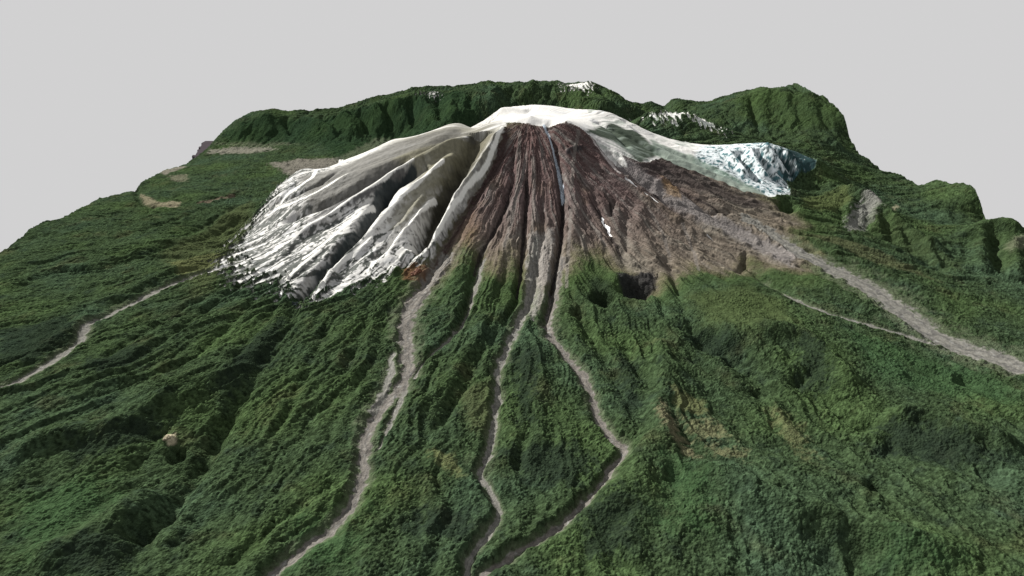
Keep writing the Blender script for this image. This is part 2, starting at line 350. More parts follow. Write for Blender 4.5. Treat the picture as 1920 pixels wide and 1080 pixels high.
# ------------------------------------------------------------------ flow-carved drainage
ST = .0105
ex = np.arange(-XE, XE + ST, ST); ey = np.arange(Y0, Y1 + ST, ST)
EX, EY = np.meshgrid(ex, ey)
def up(A2, gx, gy, st):          # Catmull-Rom upsampling to the fine grid
    def wts(f):
        return [(-f + 2*f*f - f**3) / 2, (2 - 5*f*f + 3*f**3) / 2, (f + 4*f*f - 3*f**3) / 2, (-f*f + f**3) / 2]
    px = np.clip((xs - gx[0]) / st, 0, len(gx) - 1.001); ix = px.astype(int); fx = px - ix
    py = np.clip((ys - gy[0]) / st, 0, len(gy) - 1.001); iy = py.astype(int); fy = py - iy
    r = sum(A2[:, np.clip(ix + k - 1, 0, len(gx) - 1)] * w[None] for k, w in enumerate(wts(fx)))
    return sum(r[np.clip(iy + k - 1, 0, len(gy) - 1)] * w[:, None] for k, w in enumerate(wts(fy))).astype(np.float32)
def flow(z):
    h, w = z.shape
    zp = np.pad(z, 1, constant_values=-9)
    best = np.zeros(z.shape); rcv = np.arange(h * w).reshape(h, w).copy(); idx = np.arange((h) * (w)).reshape(h, w)
    for dj in (-1, 0, 1):
        for di in (-1, 0, 1):
            if di == 0 and dj == 0: continue
            s = (z - zp[1 + dj:h + 1 + dj, 1 + di:w + 1 + di]) / math.hypot(di, dj)
            jj = np.clip(np.arange(h) + dj, 0, h - 1)[:, None]; ii = np.clip(np.arange(w) + di, 0, w - 1)[None]
            t = jj * w + ii
            m = s > best
            best = np.where(m, s, best); rcv = np.where(m, t, rcv)
    acc = [1.0] * (h * w); order = np.argsort(-z.ravel()).tolist(); rc = rcv.ravel().tolist()
    for i in order:
        r = rc[i]
        if r != i: acc[r] += acc[i]
    return np.array(acc).reshape(h, w), best
def blur(a, k=1):
    for _ in range(k):
        p = np.pad(a, 1, mode='edge')
        a = (p[:-2, 1:-1] + p[2:, 1:-1] + p[1:-1, :-2] + p[1:-1, 2:] + 4 * p[1:-1, 1:-1]) / 8
    return a
ze = sample(Z, EX, EY) + .014 * fbm(EX, EY, 4.5, 6, .58) 
zi = ze.copy(); carved = np.zeros_like(ze)
for it in range(3):
    la = 0
    for rep in range(4):
        acc, sl = flow(ze + .0045 * fbm(EX, EY, 38, 2, .6, 7.0 * rep + 31 * it) + .0012 * rng.rand(*ze.shape))
        la = la + np.log(acc) / 4
    carve = .0024 * np.clip(la - .7, 0, 5.5) * sstep(.0002, .0022, blur(sl, 2))
    ze = ze - carve; carved -= carve
    ze = blur(ze, 1) if it < 2 else ze
carved = np.clip(blur(carved, 4), -.030, 0) * 1.0
carved -= blur(carved, 30)
DC = up(carved, ex, ey, ST)
print('flow', time.time() - T0, DC.min(), DC.max())

# ------------------------------------------------------------------ regions
def region(pts, wob=.0, wf=8):
    """signed distance (inside positive) of the traced region on the whole grid"""
    p = pl(pts); q = np.vstack([p, p[:1]])
    m = .35
    w = window(p, m); x = X[w] + wob * fbm(X[w], Y[w], wf, 3); y = Y[w] + wob * fbm(X[w], Y[w], wf, 3, .5, 21)
    best = np.full(x.shape, m, np.float32); ins = np.zeros(x.shape, bool)
    for a, b in zip(q[:-1], q[1:]):
        d = b - a; qq = d @ d + 1e-12
        t = np.clip(((x - a[0]) * d[0] + (y - a[1]) * d[1]) / qq, 0, 1)
        best = np.minimum(best, np.hypot(x - a[0] - t * d[0], y - a[1] - t * d[1]))
        if a[1] != b[1]:
            ins ^= ((a[1] > y) != (b[1] > y)) & (x < (b[0] - a[0]) * (y - a[1]) / (b[1] - a[1]) + a[0])
    o = np.full(X.shape, -m, np.float32); o[w] = np.where(ins, best, -best); return o
p3 = lambda px, py, yy: P(px, py, yy)[:2] + (0,)
snowL = region([p3(950,231,2.97), (947,245), (940,265), (925,300), (905,335), (880,368), (855,410), (835,445), (812,480), (790,497), (760,500), (735,515), (700,530), (650,545), (610,560), (580,572), (555,556), (520,545), (480,540), (440,530), (415,510),
                (405,485), (430,462), (455,432), (478,405), (-1.08,3.15,0), (-.95,3.30,0), (-.6,3.45,0), (-.2,3.65,0), (.1,3.8,0), (.35,3.7,0), p3(1195,236,3.3), p3(1110,215,3.25), (1090,245), (1062,232), (1000,235)])
snowR = region([(1064,234), (1092,247), (1115,262), (1150,300), (1178,312), (1165,290), (1195,303), (1215,305), (1240,298), (1285,316), (1335,335), (1395,360), (1450,372), (1482,366), (1474,345), (1500,330), (1528,318),
                p3(1530,306,3.14), (1.42,3.35,0), (1.1,3.42,0), (.85,3.5,0), (.5,3.62,0), (.1,3.8,0), (.0,3.3,0)])
snowB = region([(1196,222), (1215,232), (1250,236), (1290,232), (1320,244), (1350,258), (1.22,4.0,0), (.95,4.08,0), (.7,4.05,0)])
snowC = region([p3(1045,160,5.0), (1060,178), (1100,178), (1120,168), (.65,5.25,0), (.3,5.25,0)])
snowD = region([(765,182), (800,192), (840,184), p3(830,171,5.05), p3(775,173,5.05)])
brown = region([(950,238), (935,275), (915,310), (890,345), (860,390), (835,440), (805,482), (790,505), (800,530), (840,500), (850,470), (880,440), (905,480), (930,520), (960,470), (985,500), (1000,540), (1040,520), (1065,500), (1085,470), (1120,470), (1150,500),
                (1225,540), (1250,520), (1300,500), (1345,510), (1390,510), (1400,480), (1440,500), (1470,505), (1500,508), (1520,500), (1500,478), (1480,455), (1470,435), (1500,420), (1450,392), (1400,355), (1330,322), (1250,298), (1180,290), (1120,255), (1080,232), (1000,228)], .012, 14)
icep = region([(1296,306), (1395,350), (1450,372), (1500,366), (1530,350), p3(1535,310,3.15), (1.42,3.35,0), (1.1,3.38,0), p3(1310,288,3.2)])
print('regions', time.time() - T0)

# ------------------------------------------------------------------ mesoscale relief by cover
Rr = np.hypot(X - SX, Y - SY); Th = np.arctan2(X - SX, -(Y - SY))
n1 = fbm(X, Y, 11, 5, .55, 1.0); n2 = fbm(X, Y, 46, 4, .6, 8.0); n3 = fbm(X, Y, 120, 3, .6, 2.0)
thw = Th + .05 * fbm(X, Y, 4, 3, .5, 31)
rad1 = gnoise(thw * 26, Rr * 1.6 + 3) * .6 + gnoise(thw * 60, Rr * 3 + 9) * .3 + gnoise(thw * 130, Rr * 6) * .18
streak = np.abs(gnoise(thw * 34 + .35 * n1, Rr * 3.2 + n1)) + .6 * np.abs(gnoise(thw * 74 + .4 * n2, Rr * 9 + .8 * n2)) + .25 * np.abs(n2)
spk = fbm(X, Y, 62, 2, .6, 47)
flank = sstep(.16, .45, Rr) * (1 - sstep(1.2, 1.9, Rr))
snow = np.maximum.reduce([snowL + .012 * n2 + .010 * rad1 - sstep(.25, .7, -(X - SX)) * (.10 * sstep(.55, .05, streak) - .02 - .085 * spk) * sstep(.75, .95, Rr), snowR + .003 * n2 + .003 * n3,
                          snowB * .4 + .02 * n2 + .05 * n1 - .026 + .05 * gnoise(X * 60, Y * 14) + .03*n3, snowC * .35 + .02 * n2 + .05 * fbm(X, Y * .4, 70, 3, .6, 4) - .018, snowD * .3 + .02 * n2 + .04 * fbm(X, Y * .4, 80, 3, .6, 9) - .022])
snowm = sstep(-.003, .004, snow)
rockm = sstep(-.045, .05, brown + .04 * n2 + .045 * rad1 + .01 * n1) * (1 - snowm)
smoothzone = snowm * sstep(.0, .06, snow)
nb = .25 + .75 * sstep(1.2, 3.6, strm)
Z += nb * DC * (1 - .72 * smoothzone) * (1 - .55 * rockm)
Z += flank * rad1 * (.0050 * (1 - .45 * smoothzone))
Z += nb * (1 - snowm) * (1 - rockm) * sstep(.7, 1.0, Rr) * (1 - sstep(2.0, 2.8, Rr)) * .0085 * (1 - 2 * np.abs(gnoise(thw * 21 + .25 * n1, Rr * 1.3 + 5)) + .5 * (1 - 2 * np.abs(gnoise(thw * 52 + .3 * n1, Rr * 2.6 + 9))))
Z += (1 - smoothzone) * (.0022 * n1 + .0008 * n2 * (1 + rockm))
rk = ridged(X, Y, 30, 4, .6, 4.0)
Z += rockm * (.0007 * rk + .0008 * n3 + .003 * np.maximum(gnoise(thw * 45, Rr * 14), 0) * sstep(.1, .5, n1 + .4))
cwd, cwv = worley(thw * 34 + .3 * n2, Rr * 20, 1.0)
Z += rockm * .0075 * np.maximum(0, 1 - (cwd * 2.4) ** 2) * (cwv > .72) 
Z += rockm * .0030 * (1 - 2 * np.abs(gnoise(thw * 42 + .4 * n2, Rr * 2.5)))
Z += smoothzone * (.0012 * n1 + .0016 * np.maximum(0, ridged(X, Y, 22, 3)) * sstep(.3, .8, Rr))
# back ridges: steep flutes
back = sstep(4.2, 4.6, Y) * sstep(.06, .14, ZM)
Z += sstep(4.2, 4.7, Y) * sstep(.1, .25, ZM) * (.009 * fbm(X, Y, 13, 4, .6, 88) + .008 * np.maximum(0, fbm(X, Y, 7, 2, .6, 18)))
Z += back * (.008 * ridged(X + .05 * n1, Y * .6 + .08 * n1, 6, 5, .6, 2.2) - .006)
# heights of the far crests levelled to the surveyed skyline
def crest_fit(sky, ylo, yhi, wy):
    jj = np.where((ys > ylo) & (ys < yhi))[0]
    pxs = np.arange(sky[0][0], sky[-1][0], 5.0); tgt = np.interp(pxs, [a[0] for a in sky], [a[1] for a in sky])
    xc, yc, dzc = [], [], []
    for px, ty in zip(pxs, tgt):
        a = (px - 960) / F; yy = ys[jj]; z = np.full(len(jj), .2); x = a * yy
        for _ in range(3):
            x = a * (yy * CP + (1 - z) * SP); z = sample(Z, np.clip(x, -XE, XE), yy)
        dep = yy * CP + (1 - z) * SP
        py = 540 - F * (-(1 - z) * CP + yy * SP) / dep
        k = np.argmin(np.where(np.abs(x) < XE, py, 9e9)); xc.append(x[k]); yc.append(yy[k]); dzc.append((py[k] - ty) / F * dep[k])
    o = np.argsort(xc); xc = np.array(xc)[o]; yc = np.array(yc)[o]; dzc = np.clip(np.array(dzc)[o], -.05, .05)
    yc = np.convolve(np.pad(yc, 4, mode='edge'), np.ones(9) / 9, 'valid')
    D_ = np.interp(xs, xc, dzc) * sstep(xc[0] - .12, xc[0], xs) * sstep(xc[-1] + .12, xc[-1], xs); YC = np.interp(xs, xc, yc)
    ww = np.where(Y > YC[None], wy * 1.5, wy)
    Z[:] += D_[None] * np.exp(-((Y - YC[None]) / ww) ** 2)
    print('crest', np.abs(dzc).max())
SKY_L = [(430,236),(440,227),(460,216),(480,211),(498,208),(512,208),(524,211),(540,214),(560,213),(575,217),(600,214),(631,212),(649,206),(698,193),(729,184),(773,173),(800,171),(831,170),(849,170),(867,168),(885,163),(905,157),(916,156),(930,159),(945,161),(975,158),(990,155),(1000,151),(1010,155),(1036,154),(1062,158),(1085,156),(1107,153),(1124,160),(1140,167),(1160,176),(1187,198),(1205,208)]
SKY_R = [(1250,202),(1262,190),(1272,187),(1290,190),(1320,196),(1345,191),(1382,178),(1400,172),(1418,168),(1432,164),(1440,166),(1452,169),(1460,165),(1470,164),(1485,171),(1498,178),(1506,177),(1516,173),(1530,178),(1545,187),(1560,192)]
for it in range(3): crest_fit(SKY_L, 4.7, 5.25, .12); crest_fit(SKY_R, 4.5, 5.28, .12)
# stream bed smoothing: flat gravel with braids
bed = sstep(1.25, .75, strm)
Z -= bed * .0015; Z += bed * .0004 * n3
# canopy
forest = (1 - snowm) * (1 - rockm) * (1 - bed)
wd, wv = worley(X + .002 * n3, Y + .002 * n2, 165)
wd2, wv2 = worley(X, Y, 300)
fade = sstep(.02, .05, ZM + .02) 
cl = sstep(-.35, .35, n1 + .6 * fbm(X, Y, 26, 3, .5, 77))        # dense wood vs heath
canopy = (1 - np.minimum(wd, 1) ** 2) * .0050 * (.25 + .9 * wv) + (1 - np.minimum(wd2, 1) ** 2) * .0020
alpine = sstep(-.30, .02, brown)                                # grassy belt under the rock
Z += sstep(1.0, 2.2, strm) * forest * canopy * (.35 + .65 * cl) * (1 - .8 * alpine)
print('meso', time.time() - T0)

# ------------------------------------------------------------------ albedo of the covers (material colour, with some shade and sunlight put in)
def lerp(a, b, m): return a + (b - a) * m[..., None]
def col(*c): return np.array(c, np.float32)
dZx = np.gradient(Z, axis=1) / np.gradient(X, axis=1); dZy = np.gradient(Z, axis=0) / np.gradient(Y, axis=0)
slope = np.hypot(dZx, dZy)
var = fbm(X, Y, 3.2, 4, .5, 55); var2 = fbm(X, Y, 17, 4, .6, 91); mott = fbm(X, Y, 75, 3, .65, 13)
A_ = np.zeros(X.shape + (3,), np.float32)
A_[:] = col(.021, .046, .022)
A_ = lerp(A_, col(.013, .028, .018), sstep(0, .5, var2) * .8)
A_ = lerp(A_, col(.027, .060, .024), sstep(0, .45, var) * .9)
A_ = lerp(A_, col(.024, .056, .034), sstep(.0, .5, -var) * .6)
A_ = lerp(A_, col(.042, .052, .026), sstep(.1, .6, fbm(X, Y, 8, 4, .6, 66)) * .28)
A_ *= (.50 + 1.0 * wv)[..., None]
A_ *= (1 + .5 * mott)[..., None] * np.array([1.30, .94, .95], np.float32)
grass = sstep(-.20, .01, brown) * .8
A_ = lerp(A_, col(.040, .064, .024) * (1 + .3 * mott[..., None]), grass * sstep(-.5, .3, n2 + .3))
olive = sstep(-.07, .01, brown + .02 * rad1 + .02 * n2)
A_ = lerp(A_, col(.090, .080, .050) * (1 + .3 * mott[..., None]), olive * .85)
# plateau meadow and scars (traced)
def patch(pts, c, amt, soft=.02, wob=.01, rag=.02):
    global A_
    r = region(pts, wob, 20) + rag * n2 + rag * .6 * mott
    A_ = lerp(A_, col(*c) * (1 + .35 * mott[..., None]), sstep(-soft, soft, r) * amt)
patch([(1290,560),(1400,540),(1470,570),(1490,620),(1400,630),(1320,610)], (.042,.058,.024), .75, .04)
patch([(1238,775),(1262,800),(1285,840),(1310,862),(1290,862),(1255,835),(1235,800)], (.115,.105,.065), .75, .016, .010, .035)
patch([(1285,800),(1330,795),(1365,822),(1320,832),(1290,822)], (.10,.10,.055), .7, .018, .012, .045)
patch([(1325,838),(1390,852),(1395,865),(1340,862)], (.10,.10,.055), .7, .018, .012, .045)
patch([(1255,745),(1320,760),(1325,785),(1270,785)], (.09,.095,.045), .6, .01)
patch([(1440,770),(1490,790),(1520,865),(1470,830)], (.085,.09,.045), .6, .02, .01, .05)
patch([(800,855),(850,860),(865,900),(830,885)], (.10,.11,.05), .6, .01)
patch([(860,740),(920,720),(925,830),(880,810)], (.055,.065,.032), .6, .02)
patch([(320,498),(400,478),(430,490),(380,510),(340,520)], (.10,.105,.045), .9, .015)
patch([(380,560),(300,480),(400,420),(470,380),(480,430)], (.050,.062,.028), .7, .04)
patch([(395,281),(440,277),(500,278),(520,282),(470,289),(390,289)], (.15,.145,.12), .9, .02, .01, .05)
patch([(400,270),(520,268),(560,272),(470,276)], (.10,.11,.075), .6, .02, .01, .05)
patch([(505,308),(560,300),(640,298),(640,306),(520,316)], (.13,.12,.105), .85, .02, .01, .05)
patch([(640,296),(700,262),(730,262),(730,270),(680,296)], (.15,.16,.11), .8, .02, .008, .015)
patch([(300,325),(345,312),(350,316),(310,330)], (.16,.15,.125), .85, .01, .008, .01)
patch([(315,333),(350,330),(350,343),(325,342)], (.13,.125,.09), .7, .015, .01, .04)
patch([(262,365),(272,385),(330,395),(345,380),(300,385),(275,372)], (.16,.145,.10), .9, .01, .01, .01)
patch([(365,381),(400,374),(440,367),(440,372),(400,380),(370,386)], (.09,.075,.055), .9, .006, .003, .004)
patch([(1585,420),(1600,400),(1622,375),(1650,392),(1640,415),(1610,430),(1590,432)], (.15,.15,.14), .85, .014, .010, .045)
patch([(1880,470),(1900,450),(1920,445),(1920,470),(1895,478)], (.15,.15,.11), .6, .012)
patch([(1640,386),(1680,386),(1685,392),(1645,392)], (.17,.16,.11), .8, .008)
patch([(1490,440),(1560,470),(1650,500),(1760,530),(1700,500),(1600,455)], (.06,.066,.034), .7, .02)
patch([(1500,370),(1580,360),(1600,380),(1560,400),(1510,395)], (.055,.07,.028), .8, .02)
patch([(1550,480),(1500,450),(1480,470),(1540,500)], (.10,.09,.055), .7, .015)
patch([(308,828),(330,818),(332,836),(318,842)], (.30,.27,.19), 1., .004, .003, .004)
for q in [[(1090,960),(1160,930),(1210,960),(1180,1040),(1100,1060)], [(0,620),(130,600),(150,640),(60,690),(0,690)], [(100,1040),(200,1010),(260,1030),(230,1079),(110,1079)], [(1490,640),(1540,650),(1560,730),(1500,730)],
          [(1290,615),(1370,625),(1375,680),(1320,660)], [(1640,800),(1720,800),(1800,830),(1900,870),(1800,880),(1660,850)], [(470,640),(545,590),(520,660),(440,740),(400,740)], [(130,840),(250,800),(330,790),(260,840),(150,870)],
          [(940,850),(1060,830),(1130,870),(1080,920),(980,900)], [(960,660),(1010,660),(1000,800),(970,800)], [(1160,660),(1190,680),(1200,760),(1170,790)], [(780,960),(900,960),(880,1020),(780,1010)], [(150,680),(250,650),(300,660),(200,710)]]:
    patch(q, (.0125,.019,.0135), .75, .025, .012, .05)  # dense dark wood, with valley shade put into its colour
for q in [[(1250,860),(1330,900),(1330,1000),(1240,1000)], [(1660,1020),(1800,1060),(1780,1079),(1640,1079)], [(560,980),(680,960),(650,1070),(540,1070)], [(30,950),(180,900),(220,940),(60,1060)], [(1580,620),(1750,680),(1900,720),(1900,760),(1650,720)]]:
    patch(q, (.030,.060,.026), .6, .04, .012, .05)
patch([(420,250),(500,214),(640,210),(780,176),(860,172),(900,190),(860,235),(760,262),(600,268),(430,268)], (.0125,.027,.013), .65, .04, .02, .03)
patch([(1380,185),(1440,170),(1520,180),(1565,205),(1578,250),(1450,245),(1390,225)], (.030,.050,.018), .5, .04, .02, .05)  # lit faces of the right hills put into the colour, next two patches too
patch([(1800,450),(1850,430),(1905,432),(1915,500),(1850,490)], (.030,.048,.019), .45, .03, .02, .05)
patch([(1640,400),(1720,455),(1800,500),(1780,510),(1690,465),(1620,415)], (.032,.046,.020), .5, .02, .01, .05)
# rock
Ar = np.zeros_like(A_); Ar[:] = col(.114, .084, .082)
Ar = lerp(Ar, col(.098, .056, .052), sstep(.6, .15, Rr) * .6)
Ar = lerp(Ar, col(.155, .140, .132), sstep(-.1, .45, fbm(thw * 12, Rr * 3, 1, 4, .6, 5)))
Ar = lerp(Ar, col(.085, .058, .056), sstep(.0, .4, fbm(thw * 8, Rr * 5, 1, 3, .6, 15)) * .7)
Ar = lerp(Ar, col(.19, .175, .165), sstep(.25, .6, rad1 + .5 * n2) * .7)
Ar = lerp(Ar, col(.135, .10, .075), sstep(.15, .5, fbm(X, Y, 6, 3, .5, 35)) * .5 * sstep(.3, .5, Rr))
low = sstep(.45, .95, Rr)
Ar = lerp(Ar, col(.165, .145, .112), low * .65)
Ar *= .80 * col(.96, .98, .98) * (1 + .40 * mott + .2 * n3 + .5 * gnoise(thw * 150, Rr * 5) + .35 * gnoise(thw * 320, Rr * 11))[..., None]
A_ = lerp(A_, Ar, rockm)
patch([(755,500),(775,488),(800,498),(812,515),(780,525),(755,530)], (.085,.042,.026), .8, .010, .006, .015)
patch([(860,420),(890,400),(905,440),(880,470),(855,450)], (.13,.085,.058), .4, .03)
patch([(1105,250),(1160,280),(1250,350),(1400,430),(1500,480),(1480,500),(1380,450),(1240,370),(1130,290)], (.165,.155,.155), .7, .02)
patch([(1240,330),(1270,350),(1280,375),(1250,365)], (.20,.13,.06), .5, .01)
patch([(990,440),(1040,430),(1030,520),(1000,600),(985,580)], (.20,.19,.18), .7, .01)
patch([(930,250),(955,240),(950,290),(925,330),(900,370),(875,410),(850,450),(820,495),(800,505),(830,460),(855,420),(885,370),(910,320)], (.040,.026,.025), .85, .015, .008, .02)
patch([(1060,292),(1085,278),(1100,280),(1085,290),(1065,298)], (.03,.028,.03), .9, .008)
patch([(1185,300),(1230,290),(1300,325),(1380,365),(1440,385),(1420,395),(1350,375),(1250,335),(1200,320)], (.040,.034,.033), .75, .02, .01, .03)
# gravel
g = lerp(np.broadcast_to(col(.235, .225, .200), A_.shape), col(.170, .142, .128), stone)
g = lerp(g, col(.30, .29, .27), sstep(.2, .5, fbm(X, Y, 60, 3, .6, 101)))
g = g * (.68 + .24 * mott[..., None] + .16 * n2[..., None]) * np.array([.97, 1.0, 1.02], np.float32)
braid = sstep(.16, .04, np.abs(strm - .38 + .5 * fbm(X, Y, 34, 2, .5, 141))) * (strm < 1)
g = lerp(g, col(.060, .060, .060), braid * .55)
edge = sstep(1.2, .8, strm + .3 * n3 + .9 * np.maximum(0, fbm(X, Y, 48, 2, .5, 61)))
A_ = lerp(A_, g, edge * (1 - snowm))
A_ = lerp(A_, col(.10, .115, .075), sstep(2.4, 1.2, strm + .5 * n2) * (1 - edge) * .45 * (1 - snowm) * (1 - rockm))
patch([(1155,518),(1225,512),(1232,535),(1200,548),(1165,540)], (.022,.022,.024), .9, .01, .005, .01)
patch([(1105,530),(1140,530),(1150,560),(1115,560)], (.016,.024,.014), .8, .015, .005, .02)
# snow: clean, ash-dusted, blue ice
As = np.zeros_like(A_); As[:] = lerp(np.broadcast_to(col(.56, .555, .54), A_.shape), col(.30, .30, .30), sstep(.75, 1.1, Rr) * sstep(.3, -.3, n2) * (X < 0))
ash = sstep(.05, .22, Rr) * (1 - sstep(.42, .92, Rr)) * sstep(-2.1, -.3, -np.abs(Th + 1.1)) 
ashy = ash * sstep(-.25, .35, fbm(thw * 7, Rr * 2.4, 1, 3, .5, 71) + .30) * (X < SX)
As = lerp(As, col(.13, .124, .096), ashy * .92)
As = lerp(As, col(.52, .535, .56), sstep(.1, .5, n1) * .4)
bare = sstep(.0, .20, .62 - 1.5 * streak + .6 * spk - .20 + .42 * sstep(.6, 1.2, Rr) - .35 * sstep(1.0, .6, Rr)) * (X < -.05) * sstep(.45, .75, Rr)
As = lerp(As, col(.026, .033, .028), bare * .9)
cliffs = sstep(.62, .95, slope) * sstep(.0, .3, n2 + .1)
As = lerp(As, col(.10, .095, .09), cliffs * .6 * (X < .5))
ice = sstep(-.01, .02, icep)
As = lerp(As, lerp(np.broadcast_to(col(.060, .125, .14), A_.shape), col(.55, .60, .62), sstep(-.15, .15, rk + n2 - .3)), ice)
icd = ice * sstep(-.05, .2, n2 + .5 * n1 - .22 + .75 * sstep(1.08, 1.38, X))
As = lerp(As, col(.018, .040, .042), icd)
def rock_and_shade(pts, c, amt, soft=.012, rag=.012):  # tones on the snow: ash, bare rock, and gully shade put into the colour
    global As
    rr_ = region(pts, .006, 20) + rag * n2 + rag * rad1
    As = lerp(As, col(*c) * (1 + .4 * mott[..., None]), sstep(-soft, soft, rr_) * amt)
rock_and_shade([(880,252),(918,250),(905,280),(885,310),(862,345),(842,378),(822,415),(805,450),(788,478),(770,468),(788,425),(803,385),(818,348),(845,305)], (.030,.028,.020), .95, .010, .010)  # shade of the deep gully put into the snow colour
rock_and_shade([(560,332),(650,308),(740,268),(850,240),(880,250),(840,275),(780,305),(720,345),(640,385),(580,400)], (.088,.086,.078), .85, .03, .02)
rock_and_shade([(740,300),(860,262),(890,262),(850,310),(800,370),(760,420),(730,430),(760,380),(800,320),(770,320)], (.15,.142,.098), .75, .03, .02)
rock_and_shade([(640,372),(700,332),(750,312),(770,330),(705,368),(640,398),(585,412)], (.05,.05,.052), .8, .02, .04)
rock_and_shade([(775,322),(742,345),(722,366),(711,390),(690,412),(664,450),(630,485),(604,512),(572,548),(553,574),(560,550),(590,508),(620,475),(650,440),(678,405),(700,372),(722,345)], (.025,.032,.034), .92, .008, .008)  # shade along the long ravine put into the snow colour
rock_and_shade([(930,250),(905,280),(885,300),(860,300),(885,262),(905,245)], (.12,.112,.08), .8, .02, .02)
gr = region([(1100,247), (1145,231), (1196,252), (1237,288), (1200,306), (1178,284), (1151,264)], .01)
As = lerp(As, col(.020, .036, .020), sstep(-.014, .008, gr + .012 * rad1) * .95)
As = lerp(As, col(.13, .18, .14), sstep(-.02, .01, region([(1220,262),(1300,295),(1420,355),(1440,372),(1380,358),(1280,318),(1230,292)], .004)) * .8)
As = lerp(As, col(.20, .24, .21), sstep(.0, .35, fbm(thw * 9, Rr * 6, 1, 4, .6, 111)) * (X > .35) * (1 - ice) * .7)
As = As * (1 + .10 * mott[..., None])
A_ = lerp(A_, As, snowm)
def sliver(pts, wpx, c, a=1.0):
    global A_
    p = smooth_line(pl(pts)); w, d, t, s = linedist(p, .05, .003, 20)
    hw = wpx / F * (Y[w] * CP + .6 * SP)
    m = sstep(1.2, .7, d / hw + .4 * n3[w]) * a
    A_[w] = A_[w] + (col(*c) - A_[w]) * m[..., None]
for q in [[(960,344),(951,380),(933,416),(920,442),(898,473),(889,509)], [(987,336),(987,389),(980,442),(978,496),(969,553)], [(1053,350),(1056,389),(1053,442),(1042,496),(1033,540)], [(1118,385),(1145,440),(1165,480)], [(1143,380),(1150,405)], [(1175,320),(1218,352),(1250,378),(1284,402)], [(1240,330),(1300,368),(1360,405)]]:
    sliver(q, 3.2, (.026, .022, .022), .8)  # ravine bottoms: shade on the rock painted as dark lines
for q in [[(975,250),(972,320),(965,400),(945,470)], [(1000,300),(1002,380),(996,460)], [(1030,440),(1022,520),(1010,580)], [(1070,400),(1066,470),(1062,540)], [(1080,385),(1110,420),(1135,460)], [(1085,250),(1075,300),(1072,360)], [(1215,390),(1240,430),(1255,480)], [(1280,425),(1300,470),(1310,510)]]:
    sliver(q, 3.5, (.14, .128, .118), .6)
sliver([(1020,236),(1030,255),(1040,285),(1046,310),(1053,340),(1056,370)], 3.0, (.42, .48, .55), .9)
sliver([(1173,344),(1200,360),(1222,377),(1244,389)], 1.8, (.6, .6, .6), .9)
sliver([(1325,449),(1336,455)], 1.8, (.6, .6, .6), .9)
sliver([(1110,262),(1140,300),(1160,325)], 4, (.40, .37, .36), .8)
sliver([(775,318),(742,345),(722,365),(711,389),(689,411),(663,450),(628,485),(601,512),(571,548),(553,574)], 7, (.022, .028, .030), .95)  # the long ravine's shade again, painted as a dark line
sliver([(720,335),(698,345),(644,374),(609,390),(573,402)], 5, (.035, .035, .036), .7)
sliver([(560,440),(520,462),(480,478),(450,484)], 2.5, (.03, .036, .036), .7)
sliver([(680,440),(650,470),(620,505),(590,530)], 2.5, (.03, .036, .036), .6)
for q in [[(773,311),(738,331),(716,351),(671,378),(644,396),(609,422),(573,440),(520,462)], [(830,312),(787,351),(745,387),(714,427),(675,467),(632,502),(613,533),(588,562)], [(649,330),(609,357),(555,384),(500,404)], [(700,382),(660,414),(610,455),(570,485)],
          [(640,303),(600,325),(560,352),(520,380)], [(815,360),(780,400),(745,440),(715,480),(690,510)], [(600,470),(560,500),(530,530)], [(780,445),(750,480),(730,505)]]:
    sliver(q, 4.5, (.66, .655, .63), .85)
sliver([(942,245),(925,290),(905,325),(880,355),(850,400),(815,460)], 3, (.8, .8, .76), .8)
A_ = A_ * .86
A_ = np.clip(A_, .004, .84)
print('albedo', time.time() - T0)

# ------------------------------------------------------------------ edge of the tract, ragged
# ------------------------------------------------------------------ objects: one mesh per cover / landform
cls = np.zeros(X.shape, np.int16)                        # 0 forest
hillL = (Y > 4.35) & (ZM > .075) & (X < .95) 
hillR = (Y > 4.15) & (ZM > .12) & (X >= .95)
plat = (Y > 2.9) & (Y < 3.5) & (X > 1.75) & (ZM > .085)
bluff = region([(1490,372), p3(1493,358,3.0), p3(1564,353,3.0), p3(1600,362,2.95), p3(1660,402,2.8), p3(1730,455,2.58), p3(1804,500,2.38), (1790,530), (1700,480), (1640,440), (1580,425), (1500,400)]) > 0
edgeh = (X > 1.72) & (Y > 2.38) & (Y < 2.8) & (ZM > .085)
cls[hillL] = 1; cls[hillR] = 2; cls[plat] = 3; cls[bluff] = 4; cls[edgeh] = 5
cls[rockm > .5] = 6
ms = snowm > .5
cls[ms & (np.maximum(snowL, snowR) >= np.maximum(snowB, snowC))] = 7
cls[ms & (ice > .5)] = 8
cls[ms & (snowB > np.maximum(snowL, snowR)) & (Y < 4.4)] = 9
bedm = (edge > .5) & ~ms & (sid >= 0)
cls[bedm] = 20 + sid[bedm]

Xw, Yw, Zw = X * S, Y * S, Z * S
dx = np.gradient(Zw, axis=1) / np.gradient(Xw, axis=1); dy = np.gradient(Zw, axis=0) / np.gradient(Yw, axis=0)
Nn = np.stack([-dx, -dy, np.ones_like(dx)], -1); Nn /= np.linalg.norm(Nn, axis=-1, keepdims=True)
VV = np.stack([Xw, Yw, Zw], -1).reshape(-1, 3).astype(np.float32); NN = Nn.reshape(-1, 3).astype(np.float32); AA = A_.reshape(-1, 3)
idx = np.arange(NX * NY, dtype=np.int32).reshape(NY, NX)
quads = np.stack([idx[:-1, :-1], idx[:-1, 1:], idx[1:, 1:], idx[1:, :-1]], -1).reshape(-1, 4)
fc = cls[:-1, :-1].reshape(-1)

